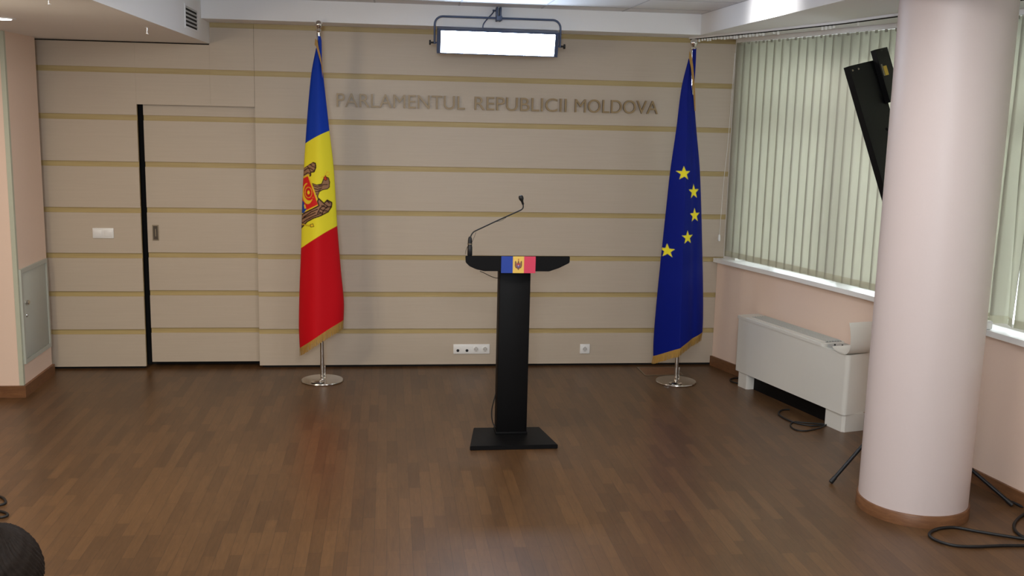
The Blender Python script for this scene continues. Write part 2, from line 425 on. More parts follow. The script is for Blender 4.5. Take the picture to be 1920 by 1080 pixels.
# ------------------------------------------------------------------ vent grille, downlight, sprinklers
t = thing('vent_grille', 'small louvred air vent in the side of the lowered ceiling at upper left', 'vent', (-1.3665, -.74, 2.63))
X = -1.3668; VY0, VY1, VZ0, VZ1 = -.965, -.53, 2.637, 2.772
bm = new()
for y0, y1, z0, z1 in ((VY0-.02, VY0, VZ0-.015, VZ1+.015), (VY1, VY1+.02, VZ0-.015, VZ1+.015), (VY0, VY1, VZ0-.015, VZ0), (VY0, VY1, VZ1, VZ1+.015)): box(bm, X, X+.006, y0, y1, z0, z1)
obj('frame', bm, M_WHITE, t)
bm = new(); box(bm, X, X+.0012, VY0, VY1, VZ0, VZ1); obj('opening', bm, M_DARK, t)
for k in range(5):
    z = VZ0+.018+k*(VZ1-VZ0-.028)/4
    bm = new(); prism(bm, [(X+.001, VY0+.001, z+.008), (X+.007, VY0+.001, z-.005), (X+.007, VY0+.001, z-.0025), (X+.001, VY0+.001, z+.0105)], (0, VY1-VY0-.002, 0)); obj('louvre', bm, plain('vent_white', (190, 190, 188), .5), t)
DLX, DLY = -2.225, -1.93
t = thing('downlight', 'lit round recessed downlight in the lowered ceiling at the far left', 'downlight', (DLX, DLY, 2.577))
bm = new()
for a, b_ in ((.066, .085),): 
    ring_o = []; 
    lathe(bm, [(.064, -.006), (.085, -.004), (.086, -.0005)], (DLX, DLY, 2.577), 36)
obj('ring', bm, M_WHITE, t, 40)
bm = new(); lathe(bm, [(.060, -.0085), (.063, -.0062)], (DLX, DLY, 2.577), 36); obj('lamp', bm, M_LAMP, t, 40)
area('downlight_beam', (DLX, DLY, 2.56), (DLX, DLY, 0), .12, .12, 9, (1, .86, .72))
for (x, y), lab in ((onfloor(275, 51, 2.577)[:2], 'small sprinkler head under the lowered ceiling, nearer the panelled wall'), (onfloor(90, -9, 2.577)[:2], 'small sprinkler head under the lowered ceiling at the top edge of the photo')):
    t = thing('sprinkler', lab, 'sprinkler', (x, y, 2.577), 'sprinkler heads')
    bm = new(); lathe(bm, [(.010, -.004), (.016, -.0005)], (x, y, 2.577), 20); obj('escutcheon', bm, M_WHITE, t, 40)
    bm = new(); lathe(bm, [(.010, -.040), (.010, -.038), (.003, -.037), (.003, -.02), (.006, -.018), (.006, -.0038)], (x, y, 2.577), 16); obj('head', bm, M_CHROME, t, 40)

# ------------------------------------------------------------------ flags
def inpoly(x, z, poly):
    c = False; n = len(poly); j = n-1
    for i in range(n):
        xi, zi = poly[i]; xj, zj = poly[j]
        if (zi > z) != (zj > z) and x < (xj-xi)*(z-zi)/(zj-zi)+xi: c = not c
        j = i
    return c
def nearline(x, z, pl, w):
    for (x0, z0), (x1, z1) in zip(pl, pl[1:]):
        dx, dz = x1-x0, z1-z0; L = dx*dx+dz*dz
        t = max(0, min(1, ((x-x0)*dx+(z-z0)*dz)/L)) if L else 0
        if (x-x0-t*dx)**2+(z-z0-t*dz)**2 < w*w: return True
    return False
def paint(pats, x, z, base, e=.0011):
    """mean colour of the pattern in a tiny square round (x, z); later shapes lie on top"""
    acc = [0, 0, 0]
    for ox, oz in ((-e, -e), (e, -e), (-e, e), (e, e)):
        c = base
        for kind, pts, col, bb, w in pats:
            if not (bb[0] <= x+ox <= bb[1] and bb[2] <= z+oz <= bb[3]): continue
            if (inpoly(x+ox, z+oz, pts) if kind == 'p' else nearline(x+ox, z+oz, pts, w)): c = col
        for k in range(3): acc[k] += c[k]/4
    return (acc[0], acc[1], acc[2], 1)
def pat(kind, pts, rgb, w=0.0):
    xs = [p[0] for p in pts]; zs = [p[1] for p in pts]
    return (kind, pts, lin(rgb), (min(xs)-w, max(xs)+w, min(zs)-w, max(zs)+w), w)
def lerp_table(tab, s):
    for (s0, *a), (s1, *b) in zip(tab, tab[1:]):
        if s <= s1:
            t = (s-s0)/(s1-s0) if s1 > s0 else 0
            return [p+(q-p)*t for p, q in zip(a, b)]
    return list(tab[-1][1:])
def smooth_table(tab, s):
    n = len(tab)
    for i in range(n-1):
        if s <= tab[i+1][0] or i == n-2:
            s0, s1 = tab[i][0], tab[i+1][0]; t = (s-s0)/(s1-s0)
            out = []
            for k in (1, 2):
                def sl(j):
                    if j <= 0: return (tab[1][k]-tab[0][k])/(tab[1][0]-tab[0][0])
                    if j >= n-1: return (tab[-1][k]-tab[-2][k])/(tab[-1][0]-tab[-2][0])
                    return (tab[j+1][k]-tab[j-1][k])/(tab[j+1][0]-tab[j-1][0])
                p0, p1, m0, m1 = tab[i][k], tab[i+1][k], sl(i)*(s1-s0), sl(i+1)*(s1-s0)
                out.append((2*t**3-3*t*t+1)*p0+(t**3-2*t*t+t)*m0+(-2*t**3+3*t*t)*p1+(t**3-t*t)*m1)
            return out
def draped(name, parent, Y, Ltab, Rtab, prof, depth, colour, bow, nu, ns):
    """cloth hanging closed round its pole: left and right outlines in (s, x, z), front fold profile, dyed per vertex"""
    bm = new(); lay = bm.loops.layers.float_color.new('dye')
    nb = nu//3; rows = []; cols = {}
    for j in range(ns+1):
        s = j/ns; lx, lz = smooth_table(Ltab, s); rx, rz = smooth_table(Rtab, s); row = []
        for i in range(nu+1):
            u = i/nu; x = lx+(rx-lx)*u; z = lz+(rz-lz)*u+bow(s)*4*u*(1-u)
            v = bm.verts.new((x, Y-depth(s)*prof(u, s), z)); row.append(v); cols[v] = colour(x, z, s, u)
        for i in range(1, nb):
            u = 1-i/nb; x = lx+(rx-lx)*u; z = lz+(rz-lz)*u+bow(s)*4*u*(1-u)
            v = bm.verts.new((x, Y+.55*depth(s)*math.sin(math.pi*u)**.8, z)); row.append(v); cols[v] = colour(x+9, z, s, u)
        rows.append(row)
    n = len(rows[0])
    for A, B in zip(rows, rows[1:]):
        for i in range(n):
            f = bm.faces.new((A[i], A[(i+1) % n], B[(i+1) % n], B[i]))
            for l in f.loops: l[lay] = cols[l.vert]
    front = [v.co.copy() for v in rows[-1][:nu+1]]
    o = obj(name, bm, M_FLAG, parent, 180)
    return o, front
def fringe(parent, edge, drop, lean=0.0):
    """gold threads hanging from the hem, one comb-like strip with depth"""
    bm = new()
    L = [0]
    for a, b_ in zip(edge, edge[1:]): L.append(L[-1]+(b_-a).length)
    n = int(L[-1]/.006); k = 0
    for i in range(n):
        d = (i+.5)/n*L[-1]
        while k < len(L)-2 and L[k+1] < d: k += 1
        p = edge[k].lerp(edge[k+1], (d-L[k])/max(1e-6, L[k+1]-L[k]))
        t = (edge[k+1]-edge[k]).normalized(); w = .0034
        ln = drop*(1+random.uniform(-.06, .06)); sway = random.uniform(-.003, .003)
        q = p+Vector((lean*ln+sway, random.uniform(-.003, .003), -ln))
        prism(bm, [p-t*w+Vector((0, -.002, .004)), p+t*w+Vector((0, -.002, .004)), q+t*w*.8+Vector((0, -.0015, 0)), q-t*w*.8+Vector((0, -.0015, 0))], (0, .004, 0))
    return obj('fringe', bm, M_GOLD, parent)
def stand(t, bx, by, tx, ztop, ball):
    bm = new(); lathe(bm, [(.150, 0), (.160, .001), (.163, .006), (.160, .012), (.022, .0145), (.020, .020), (.0172, .021)], (bx, by, .0005), 56)
    obj('base', bm, M_CHROME, t, 40)
    bm = new(); tube(bm, [(bx, by, .02), (bx+(tx-bx)*.5, by, ztop*.5), (tx, by, ztop)], .0155, 20); obj('pole', bm, M_CHROME, t, 40)
    bm = new()
    lathe(bm, [(.015, 0), (.015, .012), (.024, .02), (.026, .032), (.020, .045), (.010, .052), (.010, .058)] if not ball else
              [(.015, 0), (.015, .01), (.022, .016), (.022, .022), (.012, .03), (.018, .038), (.026, .05), (.029, .062), (.026, .076), (.016, .088), (.004, .092)], (tx, by, ztop), 24)
    obj('finial', bm, M_CHROME, t, 60)
    bm = new(); box(bm, bx+.0158, bx+.026, by-.012, by+.004, .022, .125, 0, .003); obj('clip', bm, M_CHROME, t, 50)
    bm = new(); lathe(bm, [(.05, 0), (.052, .004), (.045, .010), (.02, .014)], (bx-.03, by-.09, .0158), 28); obj('reflection_lump', bm, M_CHROME, t, 50)  # chrome lump added in place of a reflection on the base

def xz(p): return (p.x, p.z)
# --- blue, yellow and red flag with the eagle emblem
YM = -.42
P = lambda a, b_: xz(at(a, b_, YM))
t = thing('standing_flag', 'blue, yellow and red flag with an eagle emblem, on a chrome pole', 'flag', (-.505, YM, 0), 'flags on chrome stands')
top = at(597.5, 62, YM); base = onfloor(604, 714)
stand(t, -.505, YM, top.x, top.z, True)
cr = lambda a, b_: xz(at(540+a/3.857, 180+b_/3.857, YM-.062))
Lt = [(0.0,)+P(592.6, 90), (.10,)+P(584, 135), (.22,)+P(577.7, 198), (.35,)+P(572.4, 269.5), (.50,)+P(568, 345), (.62,)+P(565.8, 405), (.72,)+P(564.3, 466), (.84,)+P(561.5, 540), (.94,)+P(560.2, 612), (1.0,)+P(561.8, 653)]
Rt = [(0.0,)+P(597.5, 88), (.10,)+P(603.7, 122), (.22,)+P(610.5, 180), (.35,)+P(617.8, 245.5), (.50,)+P(625.5, 312), (.62,)+P(629.5, 372), (.72,)+P(632.5, 424), (.84,)+P(639.5, 508), (.94,)+P(645, 566), (1.0,)+P(644.5, 600)]
BLUE, YEL, RED = lin((14, 54, 160)), lin((226, 214, 50)), lin((190, 14, 26))
BR, DK, SH_R, GO, SB = (150, 112, 84), (44, 24, 20), (206, 38, 36), (226, 190, 46), (34, 70, 150)
def C(*q): return [cr(a, b_) for a, b_ in q]
def disc(cx, cy, rx, ry, n=22, a0=0, a1=360): return [(cx+rx*math.cos(math.radians(a0+(a1-a0)*k/n)), cy+ry*math.sin(math.radians(a0+(a1-a0)*k/n))) for k in range(n+1)]
w1 = .0042
EM = []
def fill(pts, col, line=None, w=w1):
    q = C(*pts); EM.append(pat('p', q, col))
    if line: EM.append(pat('l', q+[q[0]], line, w))
def stroke(pts, col, w=w1): EM.append(pat('l', C(*pts), col, w))
# upper wing
fill([(96, 500), (128, 482), (160, 476), (199, 486), (202, 516), (190, 547), (164, 552), (164, 575), (140, 590), (96, 640)], BR, DK, .0045)
stroke([(118, 520), (140, 500), (172, 492)], DK, .003); stroke([(112, 545), (138, 525), (160, 522), (190, 540)], DK, .003); stroke([(128, 500), (150, 522), (165, 552)], DK, .003); stroke([(150, 482), (170, 505), (196, 515)], DK, .003); stroke([(112, 575), (140, 556), (164, 560)], DK, .003)
# neck and head
fill([(176, 632), (210, 642), (245, 634), (258, 600), (276, 586), (293, 594), (300, 624), (298, 660), (284, 672), (252, 676), (228, 690), (216, 722), (226, 752), (205, 742), (190, 690)], BR, DK, .0032)
for q in ([(185, 648), (215, 656), (248, 650)], [(190, 668), (215, 674), (246, 664)], [(198, 690), (216, 690), (236, 676)], [(204, 712), (212, 704)], [(225, 645), (262, 640), (285, 640)]): stroke(q, DK, .003)
fill([(262, 578), (272, 574), (284, 604), (272, 612), (258, 600)], (190, 60, 40), DK, .002)
stroke([(242, 588), (262, 580), (282, 552)], GO, .003); stroke([(268, 560), (288, 578), (300, 566)], GO, .003); stroke([(278, 546), (296, 556)], GO, .0025)
# shield
fill([(100, 596), (145, 571), (226, 784), (120, 838), (90, 850), (90, 600)], SH_R, GO, .006)
fill([(98, 760), (112, 768), (122, 800), (132, 822), (112, 848), (90, 856)], SB)
fill([(112, 790), (122, 786), (130, 812), (118, 818)], GO)
EM.append(pat('p', C(*disc(146, 698, 34, 54)), SH_R))
ou = disc(141, 706, 42, 76, 26, 20, 262); inn = disc(152, 694, 40, 62, 26, 30, 252)[::-1]
fill(ou+inn, GO)
fill(disc(148, 698, 26, 38), (196, 34, 36), GO, .002)
fill(disc(148, 698, 9, 14), (238, 214, 42))
# lower wing
fill([(226, 740), (262, 775), (284, 752), (316, 772), (314, 802), (290, 838), (240, 862), (188, 880), (140, 908), (92, 960), (92, 868), (122, 846), (226, 790), (216, 758)], BR, DK, .0045)
for q in ([(92, 930), (134, 896), (184, 868), (236, 846)], [(92, 898), (140, 870), (200, 840)], [(110, 880), (170, 836), (215, 816)], [(216, 846), (236, 806), (262, 790)], [(246, 858), (258, 824), (290, 800)], [(232, 812), (256, 826), (284, 830)], [(246, 790), (274, 804), (312, 800)], [(262, 778), (286, 796)], [(280, 756), (300, 776)], [(225, 835), (250, 845)]): stroke(q, DK, .0036)
# arrow or branch at the bottom
stroke([(92, 930), (140, 936), (186, 938)], DK, .005); stroke([(92, 930), (140, 936), (186, 938)], GO, .003); fill([(162, 928), (182, 920), (190, 940), (166, 946)], GO, DK, .002)
SB1, SB2 = .35, .72
def md_col(x, z, s, u):
    if s < SB1-.0008: b_ = BLUE
    elif s < SB2-.0008: b_ = YEL
    else: b_ = RED
    if .44 < s < .72 and x < 5: return paint(EM, x, z, b_)
    return b_
fl, hem = draped('flag', t, YM, Lt, Rt, lambda u, s: math.sin(math.pi*u)**.62+.10*math.sin(7*u+2+4*s)*math.sin(math.pi*u), lambda s: .012+.115*s**.8, md_col, lambda s: .020*s, 84, 560)
fringe(fl, hem, .062)
def topflap(parent, Y, blue_pts, fr_pts, col):
    bm = new(); lay = bm.loops.layers.float_color.new('dye')
    prism(bm, [at(a, b_, Y-.020) for a, b_ in blue_pts], (0, .006, 0))
    for f in bm.faces:
        for l in f.loops: l[lay] = col
    obj('hoist_hem', bm, M_FLAG, parent)
    bm = new(); prism(bm, [at(a, b_, Y-.030) for a, b_ in fr_pts], (0, .006, 0)); obj('side_fringe', bm, M_GOLD, parent)
topflap(fl, YM, [(596, 67), (601, 68), (602.8, 76), (603.4, 104), (604.2, 126), (600, 118), (597, 96)], [(591, 72), (595, 76), (598, 92), (602, 108), (605, 128), (604.6, 146), (602.4, 122), (597.4, 104), (593, 88), (590, 84)], BLUE)
# --- blue flag with gold stars
YE = -.55
P = lambda a, b_: xz(at(a, b_, YE))
t = thing('standing_flag', 'blue flag with yellow stars, hanging on its chrome pole near the window corner', 'flag', (2.305, YE, 0), 'flags on chrome stands')
top = at(1300.5, 96, YE)
stand(t, 2.305, YE, top.x, top.z, True)
Lt = [(0.0,)+P(1291, 110), (.09,)+P(1278, 163), (.22,)+P(1268, 241), (.36,)+P(1256.6, 320), (.48,)+P(1249.5, 385), (.62,)+P(1240.5, 470), (.78,)+P(1231.2, 562), (.91,)+P(1225.4, 634), (1.0,)+P(1224.6, 668)]
Rt = [(0.0,)+P(1296, 108), (.09,)+P(1299.5, 160), (.22,)+P(1305.5, 240), (.36,)+P(1312, 315), (.48,)+P(1314.8, 385), (.62,)+P(1316.6, 455), (.78,)+P(1318.3, 540), (.91,)+P(1318.4, 592), (1.0,)+P(1317.2, 623)]
EB = lin((6, 24, 116)); ST_ = []
for sx, sy, hw, tp, bt in ((1281.5, 324.5, 12.6, 311, 336), (1302.5, 359.5, 11.6, 346, 372), (1304.8, 404, 11.4, 390.5, 415.5), (1288.5, 444.5, 12, 432, 456), (1255, 471.5, 11.4, 458.5, 483.5)):
    pts = []
    for k in range(10):
        a = math.radians(-90+36*k); r = 1.0 if k % 2 == 0 else .40
        pts.append((sx+hw*1.04*r*math.cos(a), sy+.6+(bt-tp)*.555*r*math.sin(a)))
    ST_.append(pat('p', [xz(at(a, b_, YE-.72*(.012+.19*((sy-110)/545)**.8))) for a, b_ in pts], (240, 226, 50)))
def eu_col(x, z, s, u):
    if .28 < s < .72 and x < 5: return paint(ST_, x, z, EB)
    return EB
def eprof(u, s):
    r = .40; w = (u/r) if u < r else (1-u)/(1-r)
    return max(0, min(1, w))**.75*(1-.12*math.exp(-((u-.72)/.08)**2)) if True else 0
fl, hem = draped('flag', t, YE, Lt, Rt, eprof, lambda s: .012+.19*s**.8, eu_col, lambda s: .030*s, 84, 560)
fringe(fl, hem, .062, -.12)
topflap(fl, YE, [(1299, 92), (1305.6, 90), (1305, 110), (1303.6, 136), (1302, 158), (1298.5, 130)], [(1293, 96), (1297, 104), (1300, 126), (1303.4, 172), (1304.4, 208), (1302.6, 208), (1299.6, 166), (1296, 128), (1292, 108)], EB)

# ------------------------------------------------------------------ lectern
t = thing('lectern', 'black lectern with a wide desk, square post and flat foot between the flags', 'lectern', (.81, -1.95, 0))
bm = new()
fb = [(.518, -2.157), (1.081, -2.150), (1.016, -1.772), (.573, -1.772)]
prism(bm, [(x, y, .0005) for x, y in fb], (0, 0, .028))
bmesh.ops.bevel(bm, geom=list(bm.edges), offset=.003, segments=2, affect='EDGES')
obj('foot', bm, M_BLACK, t, 40)
bm = new(); box(bm, .709, .909, -1.925, -1.800, .028, 1.12, 0, .006); obj('post', bm, M_BLACK, t, 40)
bm = new(); box(bm, .704, .914, -1.930, -1.796, .0285, .045, 0, .003); obj('post_collar', bm, M_BLACK, t, 40)
YF = -2.05
front = [at(a, b_, YF) for a, b_ in ((872.5, 479.5), (1069, 480.5), (1068.2, 493), (1049, 502.5), (1030, 509), (908, 508.5), (893, 505), (880.5, 499.5), (873, 492))]
bm = new()
# the desk slopes down away from the audience: its rear end is lower and a little shallower
A = [bm.verts.new(p) for p in front]
zt = front[0].z
B = [bm.verts.new(Vector((.81+(p.x-.81)*.865, -1.62, (p.z-.095) if p.z > zt-.01 else max(p.z-.035, 1.085)))) for p in front]
n = len(A); bm.faces.new(A); bm.faces.new(B[::-1])
for i in range(n): bm.faces.new((A[i], B[i], B[(i+1) % n], A[(i+1) % n]))
bmesh.ops.recalc_face_normals(bm, faces=bm.faces)
bmesh.ops.bevel(bm, geom=list(bm.edges), offset=.003, segments=2, affect='EDGES')
obj('desk', bm, M_BLACK, t, 30)
# small printed flag fixed to the desk front
c0, c1 = at(940, 480.5, YF), at(1003.5, 512, YF)
X0, X1, Z1, Z0 = c0.x, c1.x, c0.z, c1.z
w, h = X1-X0, Z1-Z0; cx, cz = (X0+X1)/2, (Z0+Z1)/2
EP = [pat('p', [(X0-.01, Z0-.01), (X0+w*.335, Z0-.01), (X0+w*.335, Z1+.01), (X0-.01, Z1+.01)], (26, 62, 156)), pat('p', [(X0+w*.665, Z0-.01), (X1+.01, Z0-.01), (X1+.01, Z1+.01), (X0+w*.665, Z1+.01)], (214, 62, 92))]
e = lambda *q: [(cx+a*h, cz+b_*h) for a, b_ in q]
EP += [pat('p', e((-.22, .16), (-.19, .24), (-.13, .20), (-.08, .06), (-.05, .16), (-.02, .26), (.02, .26), (.05, .16), (.08, .06), (.13, .20), (.19, .24), (.22, .16), (.21, -.08), (.16, -.20), (.08, -.22), (0, -.33), (-.08, -.22), (-.16, -.20), (-.21, -.08)), (128, 84, 60)),
       pat('l', e((-.19, .20), (-.18, -.10), (-.13, -.18)), (84, 46, 40), .0012), pat('l', e((.19, .20), (.18, -.10), (.13, -.18)), (84, 46, 40), .0012), pat('l', e((-.14, .16), (-.13, -.12)), (176, 130, 92), .001), pat('l', e((.14, .16), (.13, -.12)), (176, 130, 92), .001),
       pat('p', e((-.10, .06), (.10, .06), (.09, -.10), (0, -.20), (-.09, -.10)), (84, 80, 150)), pat('p', e((-.10, .06), (.10, .06), (.095, -.02), (-.095, -.02)), (190, 60, 66)),
       pat('l', e((0, .26), (0, .36)), (190, 90, 60), .0016), pat('l', e((-.035, .32), (.035, .32)), (190, 90, 60), .0016), pat('p', disc(cx, cz-.05*h, .035*h, .05*h), (210, 170, 140))]
bm = new(); lay = bm.loops.layers.float_color.new('dye'); nx, nz = 120, 60
g = [[bm.verts.new((X0+w*i/nx, YF-.0045, Z0+h*j/nz)) for i in range(nx+1)] for j in range(nz+1)]
for j in range(nz):
    for i in range(nx):
        f = bm.faces.new((g[j][i], g[j][i+1], g[j+1][i+1], g[j+1][i]))
        c = paint(EP, X0+w*(i+.5)/nx, Z0+h*(j+.5)/nz, lin((232, 194, 92)), .0006)
        for l in f.loops: l[lay] = c
r = bmesh.ops.extrude_face_region(bm, geom=list(bm.faces))
for v in [q for q in r['geom'] if isinstance(q, bmesh.types.BMVert)]: v.co.y = YF-.0008
fp = obj('flag_plaque', bm, M_PRINT, t); fp['label'] = 'small blue, yellow and red flag print on the desk front'

# microphone
lec = t
t = thing('microphone', 'black gooseneck microphone standing at the left end of the lectern desk', 'microphone', (.516, -2.0, 1.205))
pc = lambda a, b_, y: at(860+a/6, 360+b_/6, y)
YB = -2.0
b0 = pc(125, 718, YB); b0.z = 1.2300; b1 = pc(128, 560, YB)
bm = new(); lathe(bm, [(.0135, 0), (.0155, .004), (.0155, .055), (.0135, .060), (.0135, .095), (.011, .112), (.006, .121)], (b0.x, YB, b0.z-.012), 20); lathe(bm, [(.0160, .072), (.0160, .078)], (b0.x, YB, b0.z-.012), 20, mi=1)
obj('base', bm, [M_BLACKM, M_STEEL], t, 40)
path = spline([pc(128, 565, YB), pc(129, 530, YB), pc(140, 490, YB+.005), pc(163, 455, YB+.01), pc(195, 434, YB+.02), pc(260, 404, YB+.035), pc(420, 329, YB+.07), pc(580, 257, YB+.1), pc(690, 207, YB+.12), pc(716, 190, YB+.128), pc(726, 168, YB+.13), pc(724, 132, YB+.13)], 6)
bm = new(); tube(bm, path, .0042, 10); obj('gooseneck', bm, M_RUBBER, t, 60)
m0, m1 = pc(724, 136, YB+.13), pc(706, 78, YB+.125)
dirv = (m1-m0).normalized()
bm = new(); pts = [m0-dirv*.006, m0, m0+dirv*.012, m0+dirv*.022, m0+dirv*.034, m0+dirv*.046, m0+dirv*.056, m0+dirv*.060]
tube(bm, pts, [.004, .0075, .0070, .0090, .0150, .0160, .0125, .004], 16); obj('capsule', bm, M_RUBBER, t, 60)
bm = new(); tube(bm, spline([pc(195, 455, YB+.02), pc(178, 500, YB+.01), pc(155, 555, YB-.008), pc(142, 575, YB-.014)], 6), .0012, 6); obj('thin_wire', bm, M_RUBBER, t, 60)
bm = new(); tube(bm, spline([pc(118, 585, YB-.012), pc(92, 630, YB-.005), pc(80, 672, YB+.002), pc(78, 700, YB+.004)], 6), .0014, 6); obj('thin_wire', bm, M_RUBBER, t, 60)
bm = new(); tube(bm, spline([pc(420, 334, YB+.07), pc(480, 322, YB+.08), pc(535, 285, YB+.095)], 6), .0012, 6)
obj('thin_wire', bm, M_RUBBER, t, 60)
bm = new(); tube(bm, spline([at(900, 508.5, -1.96), at(908, 512, -1.93), at(920, 518, -1.90), at(929, 521, -1.87), at(935, 521.5, -1.86)], 8), .0022, 8)
obj('wire', bm, M_RUBBER, lec, 60)['label'] = 'thin black wire sagging under the left of the desk'
bm = new(); tube(bm, spline([at(932.5, 730, -1.84), at(928, 744, -1.84), at(922.5, 766, -1.845), at(922, 782, -1.85), at(925, 795, -1.86), at(930, 801.5, -1.87)], 8), .004, 8)
obj('cable', bm, M_RUBBER, lec, 60)['label'] = 'black cable bowing out of the left side of the post'

# ------------------------------------------------------------------ floor box near the starred flag
t = thing('floor_box', 'flush square floor box lid between the starred flag and the panelled wall', 'floor box', (2.27, -.22, 0))
q = [onfloor(1211, 682.5), onfloor(1277, 682.5), onfloor(1291, 694), onfloor(1222, 694)]
fx0, fx1, fy0, fy1 = 2.10, 2.43, -.345, -.06
bm = new()
for a in ((fx0, fx0+.012, fy0, fy1), (fx1-.012, fx1, fy0, fy1), (fx0+.012, fx1-.012, fy0, fy0+.012), (fx0+.012, fx1-.012, fy1-.012, fy1)): box(bm, a[0], a[1], a[2], a[3], .0003, .004)
obj('frame', bm, M_STEEL, t)
bm = new(); box(bm, fx0+.0125, fx1-.0125, fy0+.0125, fy1-.0125, .0003, .003); obj('lid', bm, M_BASE, t)

# ------------------------------------------------------------------ fan coil unit
A0, B0 = Vector((2.752, -.640, 0)), Vector((3.082, -1.925, 0))
ax = (B0-A0).normalized(); nx_ = Vector((-ax.y, ax.x, 0))            # toward the wall
if nx_.x < 0: nx_ = -nx_
LEN = (B0-A0).length; DEP = .205; ZB = .125
up = Vector((0, 0, 1))
def U(a, d, z): return A0+ax*a+nx_*d+up*z
ZT = .545
t = thing('fan_coil_unit', 'white floor-standing fan coil unit under the window, left of the column', 'fan coil unit', (A0.x, A0.y, 0))
bm = new()
def foot_poly(a0, a1, d0, d1, r, n=6):
    pts = []
    for cx_, cy_, s0 in ((a1-r, d0+r, 270), (a1-r, d1-.002, 0), (a0+.002, d1-.002, 90), (a0+r, d0+r, 180)):
        rr = r if cy_ == d0+r else .002
        for k in range(n+1):
            a = math.radians(s0+90*k/n); pts.append((cx_+rr*math.cos(a), cy_+rr*math.sin(a)))
    return pts
body = foot_poly(0, LEN, 0, DEP, .03)
prism(bm, [U(a, d, ZB) for a, d in body], up*(ZT-ZB)); obj('casing', bm, M_UNIT, t, 35)
bm = new(); prism(bm, [U(-.006+a*(LEN-.26)/LEN, d*1.0-.004, ZT+.0005) for a, d in body], up*.022)
obj('top_cover', bm, M_UNIT, t, 35)
bm = new()
prism(bm, [U(.125, .044, ZT+.0225), U(LEN-.295, .044, ZT+.0225), U(LEN-.295, .185, ZT+.0225), U(.125, .185, ZT+.0225)], up*.0015, 1)
for k in range(6):
    d = .048+.023*k; prism(bm, [U(.13, d, ZT+.0235), U(LEN-.30, d, ZT+.0235), U(LEN-.30, d+.011, ZT+.0235), U(.13, d+.011, ZT+.0235)], up*.009, 0)
obj('grille', bm, [M_UNITG, plain('grille_gap', (92, 94, 92), .6)], t)
bm = new(); prism(bm, [U(.12, .002, ZT+.0225), U(LEN-.29, .002, ZT+.0225), U(LEN-.29, .04, ZT+.0225), U(.12, .04, ZT+.0225)], up*.009); obj('grille_rail', bm, M_UNIT, t)
for a0, a1 in ((.05, .17), (LEN-.20, LEN-.01)):
    bm = new(); prism(bm, [U(a, d, .0005) for a, d in [(a0+x*(a1-a0)/1.0, .012+y*(DEP-.03)) for x, y in ((0, 0), (.9, 0), (1, .1), (1, 1), (0, 1))]], up*(ZB-.001)); obj('leg', bm, M_UNIT, t, 35)
bm = new(); prism(bm, [U(.18, .07, .001), U(LEN-.21, .07, .001), U(LEN-.21, DEP-.005, .001), U(.18, DEP-.005, .001)], up*(ZB-.002)); obj('shade_block', bm, M_BLACK, t)  # black block standing in for the shade under the unit
# control recess and its open curved flap at the right-hand end
bm = new(); prism(bm, [U(LEN-.255, .03, ZT+.0005), U(LEN-.16, .03, ZT+.0005), U(LEN-.16, .18, ZT+.0005), U(LEN-.255, .18, ZT+.0005)], up*.018); obj('control_panel', bm, plain('panel_grey', (160, 162, 160), .4), t)
for k, d in enumerate((.06, .10)):
    bm = new(); lathe(bm, [(.006, 0), (.006, .008), (.004, .01)], U(LEN-.215+.03*k, d, ZT+.0187), 12); obj('control_knob', bm, M_RUBBER, t, 40)
prof = [(LEN-.155, .030), (LEN-.125, .016), (LEN-.07, .009), (LEN-.015, .014), (LEN+.016, .045), (LEN+.026, .09), (LEN+.022, .14), (LEN+.010, .19), (LEN-.004, .225)]
sp = spline([(a, 0, z) for a, z in prof], 5)
bm = new()
rows = []
for dd in (-.010, DEP*.33, DEP*.66, DEP*.95):
    rows.append(([bm.verts.new(U(p.x, dd, ZT+p.z)) for p in sp], [bm.verts.new(U(p.x+.004, dd, ZT+p.z-.007)) for p in sp]))
n = len(sp)
for (a, a2), (b_, b2) in zip(rows, rows[1:]):
    for i in range(n-1): bm.faces.new((a[i], a[i+1], b_[i+1], b_[i])); bm.faces.new((a2[i], b2[i], b2[i+1], a2[i+1]))
    bm.faces.new((a[0], b_[0], b2[0], a2[0])); bm.faces.new((a[-1], a2[-1], b2[-1], b_[-1]))
for r_ in (rows[0], rows[-1]):
    for i in range(n-1): bm.faces.new((r_[0][i], r_[1][i], r_[1][i+1], r_[0][i+1]))
obj('open_flap', bm, M_UNIT, t, 50)

